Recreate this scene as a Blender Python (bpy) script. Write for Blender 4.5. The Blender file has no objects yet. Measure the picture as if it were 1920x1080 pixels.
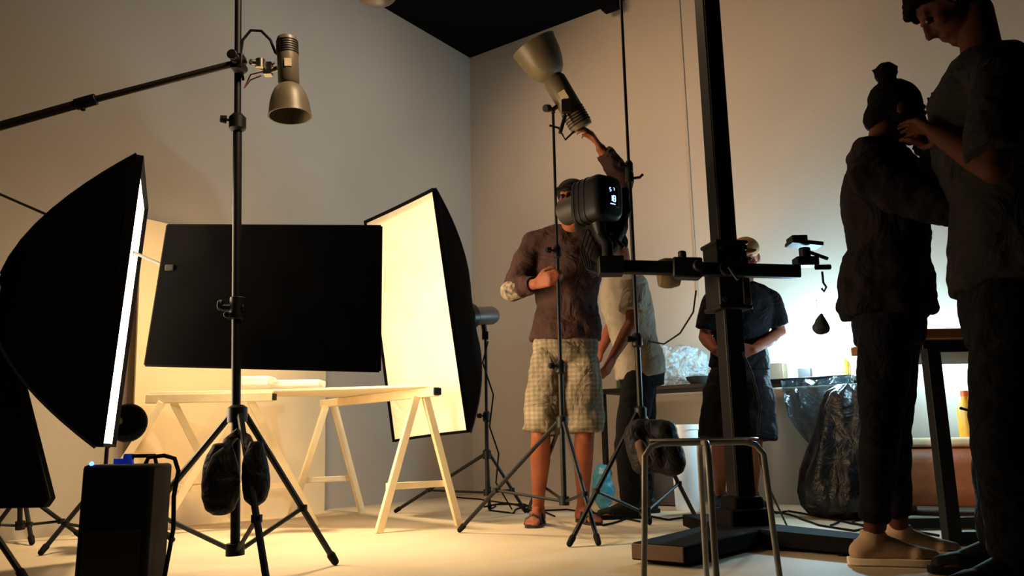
import bpy, bmesh, math, random
from mathutils import Vector as V, Matrix, noise
random.seed(4)
sc=bpy.context.scene
sc.view_settings.view_transform='Standard'
# ---------------------------------------------------------------- camera
FP=28/36*1920
TH=math.atan(288/FP); RO=math.radians(-1.0)
CAM=V((0,0,.45))
R=Matrix.Rotation(math.pi/2+TH,3,'X')@Matrix.Rotation(RO,3,'Z')
cd=bpy.data.cameras.new('camera'); cam=bpy.data.objects.new('camera',cd)
sc.collection.objects.link(cam); sc.camera=cam
cd.lens=28; cd.sensor_width=36; cam.matrix_world=Matrix.Translation(CAM)@R.to_4x4(); cd.clip_start=.02
def ray(u,v): return R@V(((u-960)/FP,(540-v)/FP,-1))
def W(u,v,d):
    r=ray(u,v); return CAM+r*(d/r.y)
def F(u,v,z=0):
    r=ray(u,v); return CAM+r*((z-CAM.z)/r.z)
UP=V((0,0,1))
# ---------------------------------------------------------------- materials
def lin(c):
    return tuple(((x/255)/12.92 if x/255<=.04045 else ((x/255+.055)/1.055)**2.4) for x in c)
MC={}
def mat(name,col,rough=.6,metal=0,var=.15,scale=14,bump=0,emit=None,es=0,alpha=1,trans=0,bs=60,spec=.5,plaid=None,bd=.01):
    if name in MC: return MC[name]
    m=bpy.data.materials.new(name); m.use_nodes=True; nt=m.node_tree; b=nt.nodes['Principled BSDF']
    c=lin(col)
    tc=nt.nodes.new('ShaderNodeTexCoord'); n=nt.nodes.new('ShaderNodeTexNoise'); n.inputs['Scale'].default_value=scale; n.inputs['Detail'].default_value=5
    nt.links.new(tc.outputs['Object'],n.inputs['Vector'])
    r=nt.nodes.new('ShaderNodeValToRGB'); r.color_ramp.elements[0].position=.3; r.color_ramp.elements[1].position=.7
    r.color_ramp.elements[0].color=tuple(x*(1-var) for x in c)+(1,); r.color_ramp.elements[1].color=tuple(min(1,x*(1+var)) for x in c)+(1,)
    nt.links.new(n.outputs['Fac'],r.inputs['Fac']); out=r.outputs['Color']
    if plaid:
        for d in ('X','Z'):
            w=nt.nodes.new('ShaderNodeTexWave'); w.bands_direction=d; w.inputs['Scale'].default_value=plaid; w.inputs['Distortion'].default_value=1.2
            nt.links.new(tc.outputs['Object'],w.inputs['Vector'])
            rr=nt.nodes.new('ShaderNodeValToRGB'); rr.color_ramp.elements[0].position=.35; rr.color_ramp.elements[1].position=.75
            rr.color_ramp.elements[0].color=(.80,.80,.84,1); rr.color_ramp.elements[1].color=(1,1,1,1)
            nt.links.new(w.outputs['Fac'],rr.inputs['Fac'])
            mx=nt.nodes.new('ShaderNodeMix'); mx.data_type='RGBA'; mx.blend_type='MULTIPLY'; mx.inputs['Factor'].default_value=1
            nt.links.new(out,mx.inputs['A']); nt.links.new(rr.outputs['Color'],mx.inputs['B']); out=mx.outputs['Result']
    nt.links.new(out,b.inputs['Base Color'])
    b.inputs['Roughness'].default_value=rough; b.inputs['Metallic'].default_value=metal; b.inputs['Specular IOR Level'].default_value=spec
    if bump:
        n2=nt.nodes.new('ShaderNodeTexNoise'); n2.inputs['Scale'].default_value=bs; n2.inputs['Detail'].default_value=4
        if bd>.011: n2.inputs['Distortion'].default_value=1.2
        nt.links.new(tc.outputs['Object'],n2.inputs['Vector'])
        bp=nt.nodes.new('ShaderNodeBump'); bp.inputs['Strength'].default_value=bump; bp.inputs['Distance'].default_value=bd
        nt.links.new(n2.outputs['Fac'],bp.inputs['Height']); nt.links.new(bp.outputs['Normal'],b.inputs['Normal'])
    if emit:
        b.inputs['Emission Color'].default_value=lin(emit)+(1,); b.inputs['Emission Strength'].default_value=es
    b.inputs['Alpha'].default_value=alpha; b.inputs['Transmission Weight'].default_value=trans
    MC[name]=m; return m
def cloth(name,col,**k):
    d=dict(rough=.9,bump=.8,bs=7,bd=.05,spec=.2,var=.12); d.update(k); return mat(name,col,**d)
BLK=mat('black_metal',(11,10,11),.5,.1,spec=.35)
BLK2=mat('black_satin',(17,15,16),.55,.1,spec=.35)
GUN=mat('gunmetal',(56,52,50),.4,.6)
CHR=mat('chrome',(190,185,175),.25,1)
FAB=mat('black_fabric',(7,6,7),1,spec=.08)
FABB=mat('black_flag_cloth',(4,4,5),1,spec=.03)
OLV=mat('olive_grey_paint',(112,100,78),.45,.15)
RUB=mat('rubber',(10,10,10),.8,spec=.2)
PINE=mat('pine_wood',(248,228,186),.55,0,.08,8,.12)
CREAM=mat('cream_sticker',(215,195,155),.6)
SKIN=mat('skin_warm',(138,76,50),.6,var=.15,scale=9,bump=.4,bs=18,spec=.3)
SKIN2=mat('skin_tan',(78,42,29),.65,var=.1,scale=8,spec=.15)
HAIR=mat('dark_hair',(7,5,5),.85,bump=.8,bs=90,spec=.08)
EYE=mat('eye_dark',(30,22,18),.2)
STEEL=mat('brushed_steel',(190,184,172),.4,.3)
# ---------------------------------------------------------------- mesh builder
WL={}
def frame(a):
    a=a.normalized(); t=V((0,0,1)) if abs(a.z)<.9 else V((1,0,0))
    x=a.cross(t).normalized(); y=a.cross(x).normalized(); return x,y,a
class MB:
    def __init__(s): s.v=[]; s.f=[]
    def add(s,vs,fs):
        o=len(s.v); s.v+=[V(p) for p in vs]; s.f+=[tuple(i+o for i in f) for f in fs]; return s
    def box(s,c,size,M=None):
        M=M or Matrix.Identity(3); c=V(c); hx,hy,hz=[k/2 for k in size]
        vs=[c+M@V((x*hx,y*hy,z*hz)) for x in(-1,1) for y in(-1,1) for z in(-1,1)]
        return s.add(vs,[(0,1,3,2),(4,6,7,5),(0,4,5,1),(2,3,7,6),(0,2,6,4),(1,5,7,3)])
    def rings(s,rs,closed=False,cap=True):
        n=len(rs[0]); vs=[p for r in rs for p in r]; fs=[]
        for k in range(len(rs)-1):
            for i in range(n):
                j=(i+1)%n; fs.append((k*n+i,k*n+j,(k+1)*n+j,(k+1)*n+i))
        if cap:
            fs.append(tuple(range(n-1,-1,-1))); fs.append(tuple((len(rs)-1)*n+i for i in range(n)))
        return s.add(vs,fs)
    def cyl(s,p0,p1,r0,r1=None,n=18):
        return s.lathe([(0,r0),(1,r0 if r1 is None else r1)],p0,V(p1)-V(p0),n,True)
    def lathe(s,prof,p0,ax,n=32,cap=False):
        p0=V(p0); ax=V(ax); x,y,_=frame(ax)
        rs=[[p0+ax*t+x*math.cos(2*math.pi*i/n)*r+y*math.sin(2*math.pi*i/n)*r for i in range(n)] for t,r in prof]
        return s.rings(rs,cap=cap)
    def sweep(s,pts,r,n=10):
        pts=[V(p) for p in pts]; rr=r if isinstance(r,(list,tuple)) else [r]*len(pts)
        rs=[]; x=None
        for i,p in enumerate(pts):
            t=(pts[min(i+1,len(pts)-1)]-pts[max(i-1,0)]).normalized()
            if x is None: x,_,_=frame(t)
            x=(x-t*x.dot(t)).normalized(); y=t.cross(x)
            rs.append([p+(x*math.cos(2*math.pi*k/n)+y*math.sin(2*math.pi*k/n))*rr[i] for k in range(n)])
        return s.rings(rs)
    def loft(s,rs,n=24):
        return s.rings([[V(c)+ax*math.cos(2*math.pi*k/n)+ay*math.sin(2*math.pi*k/n) for k in range(n)] for c,ax,ay in rs])
    def ell(s,c,r,M=None,n=20,m=12):
        M=M or Matrix.Identity(3); c=V(c); rs=[]
        for j in range(m+1):
            ph=-math.pi/2+math.pi*(j+.15 if j==0 else (j-.15 if j==m else j))/m
            rs.append([c+M@V((r[0]*math.cos(ph)*math.cos(2*math.pi*k/n),r[1]*math.cos(ph)*math.sin(2*math.pi*k/n),r[2]*math.sin(ph))) for k in range(n)])
        return s.rings(rs)
    def cap(s,p0,r0,p1,r1,n=16):
        p0=V(p0);p1=V(p1)
        if (p1-p0).length<1e-4: return s.ell(p0,(r0,)*3)
        x,y,a=frame(p1-p0); rs=[]
        def ring(c,r): rs.append([c+(x*math.cos(2*math.pi*k/n)+y*math.sin(2*math.pi*k/n))*r for k in range(n)])
        for j in range(5):
            t=math.radians(80-j*20); ring(p0-a*r0*math.sin(t),r0*math.cos(t))
        for j in range(5):
            t=math.radians(j*20); ring(p1+a*r1*math.sin(t),r1*math.cos(t))
        return s.rings(rs)
    def prism(s,poly,th):
        th=V(th); a=[V(p) for p in poly]; b=[p+th for p in a]
        return s.rings([a,b])
    def obj(s,name,m,parent=None,bevel=0,remesh=0,smooth=4,disp=0,dscale=.08,ang=38,sub=0):
        lo=V([min(p[i] for p in s.v) for i in range(3)]); hi=V([max(p[i] for p in s.v) for i in range(3)]); c=(lo+hi)/2
        me=bpy.data.meshes.new(name); me.from_pydata([p-c for p in s.v],[],s.f); me.materials.append(m)
        bm=bmesh.new(); bm.from_mesh(me)
        if not getattr(s,'open',False): bmesh.ops.recalc_face_normals(bm,faces=bm.faces)
        bm.to_mesh(me); bm.free()
        ob=bpy.data.objects.new(name,me); sc.collection.objects.link(ob); ob.location=c
        WL[ob]=c.copy()
        if parent: par(ob,parent)
        if remesh:
            md=ob.modifiers.new('r','REMESH'); md.mode='VOXEL'; md.voxel_size=remesh; md.use_smooth_shade=True
            if smooth: md=ob.modifiers.new('s','SMOOTH'); md.factor=.5; md.iterations=smooth
        if disp:
            tx=bpy.data.textures.new('t','CLOUDS'); tx.noise_scale=dscale; tx.noise_depth=2
            md=ob.modifiers.new('d','DISPLACE'); md.texture=tx; md.strength=disp; md.mid_level=.5
        if remesh or disp:
            dg=bpy.context.evaluated_depsgraph_get(); nm=bpy.data.meshes.new_from_object(ob.evaluated_get(dg)); ob.modifiers.clear(); ob.data=nm; nm.name=name
            if not nm.materials: nm.materials.append(m)
            for p in nm.polygons: p.use_smooth=True
        else:
            for p in me.polygons: p.use_smooth=True
            me.set_sharp_from_angle(angle=math.radians(ang))
        if bevel:
            md=ob.modifiers.new('b','BEVEL'); md.width=bevel; md.segments=2; md.limit_method='ANGLE'; md.angle_limit=math.radians(40)
        return ob
def par(o,p):
    o.parent=p; o.matrix_parent_inverse=Matrix.Translation(WL[p]).inverted()
def thing(name,label,cat,loc,group=None):
    e=bpy.data.objects.new(name,None); sc.collection.objects.link(e); e.location=loc; e.empty_display_size=.1; WL[e]=V(loc)
    return tag(e,label,cat,group)
def tag(o,label,cat,group=None):
    o['label']=label; o['category']=cat
    if group: o['group']=group
    return o
def lerp(a,b,t): return V(a)+(V(b)-V(a))*t
# ---------------------------------------------------------------- room
WALL=mat('wall_paint',(186,175,160),.9,0,.05,1.2,.08)
FLOOR=mat('concrete_floor',(204,186,154),.6,0,.12,2.2,.1)
CEIL=mat('dark_ceiling',(7,6,8),.95,spec=.1)
H=4.13
C=V((-.37,7.2,0)); dl=V((-.59,-.807,0)); dr=V((.81,-.586,0))
def st(o): o['kind']='structure'; return o
nl=V((.807,-.59,0)); nr=V((-.586,-.81,0))   # inward normals
Lw=7.5; Rw=7.5
st(MB().prism([C,C+dl*Lw,C+dl*Lw+UP*H,C+UP*H],-nl*.15).obj('wall_left',WALL))
st(MB().prism([C,C+dr*Rw,C+dr*Rw+UP*H,C+UP*H],-nr*.15).obj('wall_right',WALL))
A_=C+dl*Lw; B_=C+dr*Rw
D_=A_+dr*Rw
st(MB().prism([C,A_,D_,B_],-UP*.1).obj('floor',FLOOR))
st(MB().prism([C+UP*H,A_+UP*H,D_+UP*H,B_+UP*H],UP*.1).obj('ceiling',CEIL))
def RWp(t,off,z=0): return C+dr*t+nr*off+UP*z
def LWp(t,off,z=0): return C+dl*t+nl*off+UP*z
def rw_t(u,off=0):
    k=(u-960)/FP; c=C+nr*off
    return (k*c.y-c.x)/(dr.x-k*dr.y)
def lw_t(u,off=0):
    k=(u-960)/FP; c=C+nl*off
    return (k*c.y-c.x)/(dl.x-k*dl.y)
st(MB().box(RWp(1.62,.12,H-.06),(.14,.10,.12),Matrix.Rotation(-.62,3,'Z')).obj('trim_1',CEIL,bevel=.01))
t=rw_t(1312,.02)
st(MB().sweep([RWp(t,.008,z) for z in (1.5,2.2,3,H)],.0035).obj('trim_2',mat('conduit',(176,162,144),.6)))
# ---------------------------------------------------------------- light stand
def stand(label,base,top,feet,hub,low,r=.014,secs=(.5,),name='light_stand',m=BLK,knobs=True,legr=.011):
    base=V(base); top=V(top); e=thing(name,label,'light stand',V((base.x,base.y,0)))
    ts=[0]+list(secs)+[1]
    for i in range(len(ts)-1):
        rr=r*(1-.22*i); MB().cyl(lerp(base,top,ts[i]),lerp(base,top,ts[i+1]),rr).obj('pole',m,e)
        if i<len(ts)-2:
            c=lerp(base,top,ts[i+1]); d=(top-base).normalized()
            MB().lathe([(0,rr*1.05),(0.01,rr*1.9),(.055,rr*1.9),(.07,rr*1.1)],c-d*.04,d,20,True).obj('collar',m,e)
            if knobs:
                k=MB(); k.cyl(c,c+V((-.035,-.02,0)),.005); k.cyl(c+V((-.035,-.02,0)),c+V((-.055,-.03,0)),.016,.013); k.obj('knob',RUB,e)
    dn=(top-base).normalized()
    MB().lathe([(0,r*1.2),(.0,r*2.1),(.05,r*2.1),(.06,r*1.2)],hub-dn*.025,dn,20,True).obj('hub',m,e)
    MB().lathe([(0,r*1.2),(.0,r*1.9),(.04,r*1.9),(.04,r*1.1)],low-dn*.02,dn,20,True).obj('hub',m,e)
    for f in feet:
        d=(f-hub); d.z=0; d.normalize(); a=hub+d*r*1.9; b=f+UP*.014
        MB().sweep([a,b],legr,8).obj('leg',m,e)
        MB().cap(b-(b-a).normalized()*.03,legr*1.35,b,legr*1.2).obj('foot',RUB,e)
        q=lerp(a,b,.62)
        mb=MB(); mb.sweep([low+d*r*1.6,q],legr*.7,6); mb.cyl(q-UP*.012,q+UP*.012,legr*1.5); mb.obj('brace',m,e)
    return e
def strobe(parent,p0,p1,br,rr,m,rl,sticker=True):
    p0=V(p0);p1=V(p1); a=p1-p0; L=a.length
    body=MB(); body.lathe([(0,br*.7),(.0,br*.92),(.03,br),(rl*.95,br),(rl,br*.85),(rl,.01)],p0,a,28,True); body.obj('lamp_body',m,parent)
    fins=MB()
    for k in range(6): fins.lathe([(0,br*1.0),(.0,br*1.05),(.012,br*1.05),(.012,br*1.0)],p0+a*(.05+.03*k),a,28,True)
    fins.obj('cooling_fin_ring',BLK2,parent)
    w=1-rl
    pr=[(rl,br*.8),(rl+.02,br*1.05),(rl+w*.15,br+(rr-br)*.35),(rl+w*.35,br+(rr-br)*.66),(rl+w*.6,br+(rr-br)*.88),(.96,rr),(1,rr*1.04),(1,rr*.97),(rl+w*.6,br+(rr-br)*.83),(rl+w*.35,br+(rr-br)*.6),(rl+w*.15,br+(rr-br)*.28),(rl+.03,br*.7)]
    MB().lathe(pr,p0,a,36,False).obj('reflector',m,parent)
    MB().ell(p0+a*(rl+.05),(br*.45,)*3).obj('flash_tube',CREAM,parent)
    x,y,ax=frame(a)
    f=(CAM-lerp(p0,p1,.3)); f=(f-ax*f.dot(ax)).normalized(); s=ax.cross(f)
    if sticker:
        c=p0+a*(rl*.62)+f*(br*1.0); MB().box(c,(br*.65,L*.1,.004),Matrix((s,ax,f)).transposed()).obj('sticker',CREAM,parent)
# ---- boom stand
DB=2.85
hub=W(445,778,DB); low=W(441,1030,DB)
S1=stand('tall black steel boom stand with spread tripod legs and sandbag',low,W(447,-70,DB),[F(628,1060),F(503,1120),F(195,1072)],hub,low,.0165,(.70,),'boom_stand',legr=.012)
cl=W(445,578,DB)
m=MB(); m.cyl(cl-UP*.04,cl+UP*.04,.028); m.cyl(cl+V((-.05,-.01,0)),cl+V((.03,-.01,0)),.012); m.cyl(cl+V((-.065,-.01,.01)),cl+V((-.05,-.01,.01)),.020); m.cyl(cl+V((-.02,-.05,-.03)),cl+V((-.02,0,-.03)),.012); m.obj('clamp',BLK,S1,bevel=.003)
bp=W(447,118,DB-.04)
ba=thing('lighting_boom','long black telescopic lighting boom clamped to the tall stand','lighting boom',bp)
L0=W(-140,276,2.7); jt=W(165,190,2.75)
BLK3=mat('brown_black_metal',(40,30,26),.5,.2)
MB().sweep([L0,jt],.0165,14).obj('tube',BLK3,ba)
MB().sweep([jt,W(462,113,DB-.05)],.0125,14).obj('tube',BLK3,ba)
dj=(jt-L0).normalized(); MB().cyl(jt-dj*.045,jt+dj*.03,.021).obj('collar',BLK,ba,bevel=.003)
m=MB(); m.cyl(jt+V((-.01,-.0,-.02)),jt+V((-.01,-.01,-.035)),.006); m.ell(jt+V((-.01,-.01,-.036)),(.009,.009,.006)); m.obj('knob',RUB,ba)
m=MB(); m.box(bp,(.045,.05,.06)); m.cyl(bp+V((0,-.05,0)),bp+V((0,.06,0)),.018); m.cyl(bp+V((-.0,-.075,0)),bp+V((0,-.05,0)),.020,.016); m.obj('clamp',BLK,ba,bevel=.004)
sl=thing('studio_strobe','olive grey studio strobe hanging downward from the boom','studio light',W(543,150,DB))
strobe(sl,W(538,72,DB),W(544,218,DB),.040,.079,OLV,.60)
m=MB(); y0=W(470,116,DB-.04)
m.sweep([y0,W(490,118,DB),W(500,132,DB)],.011); m.box(W(503,130,DB),(.03,.03,.05)); m.sweep([W(500,135,DB),W(520,128,DB)],.010); m.cyl(W(488,112,DB-.02),W(488,128,DB-.02),.018); m.obj('bracket',CHR,sl)
m=MB(); m.sweep([W(456,150,DB),W(450,110,DB),W(455,75,DB),W(470,57,DB),W(490,58,DB),W(507,75,DB),W(516,98,DB),W(524,105,DB)],.0055,8); m.obj('cable',RUB,sl)
m=MB(); m.sweep([W(515,118,DB),W(492,135,DB),W(470,140,DB),W(458,165,DB),W(470,150,DB),W(490,142,DB)],.003,6); m.obj('wire',mat('pink_wire',(190,120,105),.6),sl)
def bag(name,label,cat,caps,m,disp=.02,vox=.012,ds=.07,group=None):
    b=MB()
    for c in caps: b.cap(*c)
    o=b.obj(name,m,None,remesh=vox,smooth=3,disp=disp,dscale=ds); tag(o,label,cat,group); return o
BAGM=mat('black_nylon',(10,9,11),.65,bump=.6,bs=14,bd=.03,spec=.3)
e=thing('sandbag','black nylon saddle sandbag hung on the stand legs','sandbag',W(440,905,DB-.1))
for (a,b,r) in (((414,872),(414,930),.062),((478,868),(480,912),.046)):
    mb=MB(); a_=W(*a,DB-.12); b_=W(*b,DB-.12)
    mb.loft([(a_+UP*.07,V((r*.45,0,0)),V((0,r*.3,0))),(a_+UP*.03,V((r*.8,0,0)),V((0,r*.5,0))),(a_,V((r*.95,0,0)),V((0,r*.7,0))),(lerp(a_,b_,.6),V((r*1.05,0,0)),V((0,r*.85,0))),(b_,V((r*1.0,0,0)),V((0,r*.85,0))),(b_-UP*.045,V((r*.75,0,0)),V((0,r*.6,0))),(b_-UP*.062,V((r*.3,0,0)),V((0,r*.3,0)))])
    mb.obj('pouch',BAGM,e,remesh=.008,smooth=2,disp=.012,dscale=.08)
mb=MB(); mb.sweep([W(415,862,DB-.12),W(428,828,DB-.06),W(446,812,DB-.05),W(462,822,DB-.06),W(478,858,DB-.12)],.018); mb.obj('strap',BAGM,e)
mb=MB(); mb.sweep([W(388,885,DB-.17),W(400,855,DB-.19),W(420,840,DB-.18)],.004); mb.obj('piping',mat('grey_piping',(120,112,100),.6),e)
# ---------------------------------------------------------------- flag
DF=3.02
fl=thing('flag_panel','black fabric light flag clamped before the trestle table','flag',W(495,560,DF))
c4=[W(315,423,DF+.05),W(714,425,DF+.02),W(711,695,DF),W(273,684,DF-.04)]
mb=MB(); N=18; vs=[];fs=[]
nrm=(c4[1]-c4[0]).cross(c4[3]-c4[0]).normalized()
for side in (0,1):
    for i in range(N+1):
        for j in range(N+1):
            p=lerp(lerp(c4[0],c4[1],j/N),lerp(c4[3],c4[2],j/N),i/N)
            w=.006*noise.noise(V((j*.4,i*.3,side)))*(1 if 0<i<N and 0<j<N else 0)
            vs.append(p+nrm*((.007 if side else -.007)+w))
M_=(N+1)**2
for s_ in (0,1):
    for i in range(N):
        for j in range(N):
            a=s_*M_+i*(N+1)+j; fs.append((a,a+1,a+N+2,a+N+1))
ed=[j for j in range(N+1)]+[i*(N+1)+N for i in range(1,N+1)]+[N*(N+1)+j for j in range(N-1,-1,-1)]+[i*(N+1) for i in range(N-1,0,-1)]
for k in range(len(ed)):
    a=ed[k];b=ed[(k+1)%len(ed)]; fs.append((a,b,b+M_,a+M_))
mb.add(vs,fs); mb.obj('fabric',FABB,fl)
for i in range(4): MB().sweep([c4[i],c4[(i+1)%4]],.007,8).obj('frame_rod',FAB,fl)
MB().sweep([W(-90,325,3.95),W(330,508,3.06)],.0065,8).obj('grip_arm',BLK,fl)
m=MB(); m.box(W(322,504,3.05),(.035,.05,.025)); m.obj('grip_head',RUB,fl,bevel=.004)
# ---------------------------------------------------------------- softboxes
DIFF=mat('diffuser_glow',(255,240,215),.8,emit=(255,236,205),es=5,var=.03)
DIFFB=mat('diffuser_cream',(246,234,206),.9,emit=(255,224,172),es=.24,var=.07,scale=4,bump=.4,bs=5,bd=.04)
def softbox(label,c,nv,w,h,dep,dm,col,power,lampm,tilt=0,lampsize=.06,spread=180):
    c=V(c); nv=V(nv).normalized(); lat=nv.cross(UP).normalized(); up=lat.cross(nv).normalized()
    if tilt:
        q=Matrix.Rotation(tilt,3,nv); lat=q@lat; up=q@up
    e=thing('softbox',label,'softbox',c)
    def ring(k,back,sag=1):
        pts=[]
        cs=[(-1,-1),(1,-1),(1,1),(-1,1)]
        for i in range(4):
            a=cs[i];b=cs[(i+1)%4]
            for s_ in range(6):
                t_=s_/6; x=a[0]+(b[0]-a[0])*t_; y=a[1]+(b[1]-a[1])*t_
                g=1-sag*.10*math.sin(math.pi*t_)
                pts.append(c-nv*back+lat*x*w/2*k*g+up*y*h/2*k*g)
        return pts
    rs=[ring(1,-.025,0.05),ring(1,0,.05)]
    for t_ in (.06,.14,.25,.36,.48,.6,.72,.82,.9,.96,.99): rs.append(ring(max((1-t_)**.56,.09),dep*t_,.6))
    inner=[ring(.98,-.024,.05),ring(.975,.012,.05)]
    mb=MB(); mb.rings(rs[::-1]+inner,cap=False); mb.open=True; mb.obj('fabric_shell',FAB,e,ang=50)
    mb=MB(); mb.rings([ring(.98,-.008,.05),ring(.98,.006,.05)]); mb.obj('diffuser',dm,e)
    for sx in(-1,1):
        for sy in(-1,1):
            pts=[c-nv*dep*t_+(lat*sx*w/2+up*sy*h/2)*((1-t_)**.56*1.004 if t_<.97 else .1) for t_ in (0,.06,.14,.25,.36,.48,.6,.72,.82,.9,.96)]
            MB().sweep(pts,.005,6).obj('rib',BLK,e)
    b0=c-nv*dep*.93
    MB().cyl(b0,b0-nv*.05,.085,.085,28).obj('speed_ring',GUN,e,bevel=.005)
    mb=MB(); mb.lathe([(0,.06),(.0,lampsize),(.85,lampsize),(.93,lampsize*.9),(1,lampsize*.8)],b0-nv*.05,-nv*.20,26,True); mb.obj('lamp_head',lampm,e)
    mb=MB()
    pb=b0-nv*.14; mb.sweep([pb-up*.05,pb-up*.12],.018); mb.box(pb-up*.13,(.04,.04,.05)); mb.obj('tilt_bracket',BLK,e)
    ld=bpy.data.lights.new('softbox_glow','AREA'); ld.shape='RECTANGLE'; ld.size=w*.93; ld.size_y=h*.93; ld.energy=power; ld.color=col; ld.spread=math.radians(spread)
    lo=bpy.data.objects.new('softbox_glow',ld); sc.collection.objects.link(lo)
    M3=Matrix((-lat,up,-nv)).transposed()
    lo.matrix_world=Matrix.Translation(c+nv*.012)@M3.to_4x4()
    return e,pb-up*.15
DA=3.15
pa=W(262,342,DA); pb_=W(194,838,DA); ca=(pa+pb_)/2; hA=(pa-pb_).length
latv=V((-.424,1.0,0)).normalized()
upv=(pa-pb_).normalized(); nA=latv.cross(upv).normalized()
if nA.x<0: nA=-nA
eA,pA=softbox('black rectangular softbox glowing warm, aimed at the trestle table',ca,nA,.72,hA,.44,DIFF,(1,.72,.42),26,GUN,spread=105)
fb=V((pA.x+.0,pA.y,0))
S5=stand('black light stand carrying the side-on softbox',V((pA.x,pA.y,.12)),pA,[fb+V((-.28,-.2,0)),fb+V((.38,-.05,0)),fb+V((-.0,.30,0))],V((pA.x,pA.y,.42)),V((pA.x,pA.y,.14)),.013,(.5,))
a=math.radians(46); DBx=4.75
nB=V((-math.sin(a),-math.cos(a),-.13)); cB=W(778,598,DBx)
eB,pB=softbox('large black softbox with cream diffuser standing beside trestle table',cB,nB,.72,1.42,.44,DIFFB,(1,.84,.60),4,mat('grey_lamp',(88,85,80),.45,.3),tilt=math.radians(3.5))
fb=V((pB.x,pB.y,0))
S4=stand('black light stand carrying the cream softbox',V((pB.x,pB.y,.12)),pB,[F(742,962),F(985,962),fb+V((.0,.42,0))],V((pB.x,pB.y,.37)),V((pB.x,pB.y,.14)),.013,(.5,))
m=MB(); m.sweep([W(915,640,5.0),W(905,680,5.0),W(925,740,5.0),W(918,800,5.0),W(935,850,5.0),W(930,905,5.0),F(960,955)],.005,8); tag(m.obj('cable',RUB),'thin black power cable hanging down the softbox stand','cable')
# ---------------------------------------------------------------- trestle table
def trestle(label,near,far,ext0,ext1,group,h=.72,spread=.25,p=None):
    near=V(near);far=V(far); d=(far-near).normalized(); pp=V((d.y,-d.x,0)); p=p or pp
    e=thing('trestle',label,'trestle',(near+far)/2,group)
    a=near-d*ext0+UP*h; b=far+d*ext1+UP*h
    M3=Matrix((d,pp,UP)).transposed()
    MB().box((a+b)/2,((b-a).length,.04,.05),M3).obj('beam',PINE,e,bevel=.004)
    MB().box(a-d*.006,(.014,.045,.038),M3).obj('end_cap',BLK,e,bevel=.003)
    n_=V((-p.y,p.x,0))
    for q in (near,far):
        for s_ in(-1,1):
            t0=q+UP*(h-.02)+p*s_*.03; t1=q+p*s_*spread
            ax=(t0-t1).normalized(); yy=n_; xx=yy.cross(ax).normalized()
            L=(t0-t1).length
            MB().box((t0+t1)/2,(.042,.026,L),Matrix((xx,yy,ax)).transposed()).obj('leg',PINE,e,bevel=.003)
        z=.23; k=spread-(spread-.03)*z/h
        MB().box(q+UP*z+n_*.022,(2*k+.03,.02,.035),Matrix((p,n_,UP)).transposed()).obj('crossbar',PINE,e,bevel=.003)
    return a,b
G='pine trestles under the table top'
nr1=lerp(F(715,995),F(860,990),.5); fr1=lerp(F(552,964),F(680,972),.5)
a1,b1=trestle('pale pine trestle with A-shaped legs beside the cream softbox',nr1,fr1,.16,.12,G)
fL,fR=F(366,988),F(540,1002)
nl1=lerp(fL,fR,.5); fl1=V((-1.95,4.52,0))
a2,b2=trestle('pale pine trestle with A-shaped legs behind the black flag',nl1,fl1,.16,.12,G,spread=(fR-fL).length/2,p=V((.93,.36,0)).normalized())
z=.747
MB().prism([lerp(a2,b2,.02).xy.to_3d()+UP*z,lerp(a1,b1,.02).xy.to_3d()+UP*z,lerp(a1,b1,.80).xy.to_3d()+UP*z,lerp(a2,b2,.98).xy.to_3d()+UP*z],UP*.014).obj('table_top',mat('pale_board',(248,236,206),.5,var=.05),None,bevel=.003)
tag(bpy.data.objects['table_top'],'thin pale wooden board laid across two trestles','table top')
for i,(u0,u1,dd,hh,lb) in enumerate(((460,512,4.25,.05,'small white glossy box on the trestle table top'),(520,606,4.35,.035,'flat white tray on the trestle table top'))):
    p=W(u0,700,dd);q=W(u1,700,dd); c=(p+q)/2; c.z=z+.014+hh/2
    tag(MB().box(c,((q-p).length,.14,hh)).obj('box' if i==0 else 'tray',mat('white_gloss_glow',(245,235,215),.3,emit=(255,214,150),es=.25),None,bevel=.008),lb,'box' if i==0 else 'tray')  # warm emission puts the bright light into box and tray
t0=lw_t(252,.12);t1=lw_t(607,.06)
tag(MB().prism([LWp(t1,.08),LWp(t0,.16),LWp(t0,.05,1.80),LWp(t1,.03,1.80)],nl*.015).obj('backdrop_board',mat('warm_board',(240,216,174),.85,var=.05,scale=3)),'pale polystyrene backdrop board leaning on the wall','board')
# ---------------------------------------------------------------- left bits
c=F(202,1122)
e=thing('power_pack','black flash generator box with blue indicator lights on floor','power pack',c)
MB().box(c+V((0,.075,.205)),(.225,.15,.39)).obj('body',mat('pack_black',(8,7,9),.7,spec=.2),e,bevel=.012)
MB().box(c+V((0,-.003,.12)),(.18,.006,.16)).obj('front_panel',BLK2,e,bevel=.002)
BL=mat('blue_led',(40,80,255),.3,emit=(60,100,255),es=9)
MB().ell(c+V((-.088,.01,.404)),(.007,.007,.007)).obj('indicator_light',BL,e)
m=MB(); q=c+V((-.015,.1,.398)); m.cyl(q,q+UP*.035,.018,.015); m.box(q+V((-.03,0,.01)),(.025,.03,.02)); m.obj('plug',mat('blue_plug_glow',(30,60,150),.35,emit=(30,70,255),es=.12),e,bevel=.003)  # faint blue glow put into the plug by emission
h=c+V((.11,.08,.395)); MB().sweep([h+V((-.06,0,0)),h+V((-.05,0,.025)),h+V((.0,0,.03)),h+V((.035,0,.02)),h+V((.05,0,-.02)),h+V((.04,0,-.1)),h+V((.045,0,-.2)),h+V((.03,-.02,-.38))],.007).obj('cable',RUB,e)
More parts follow.
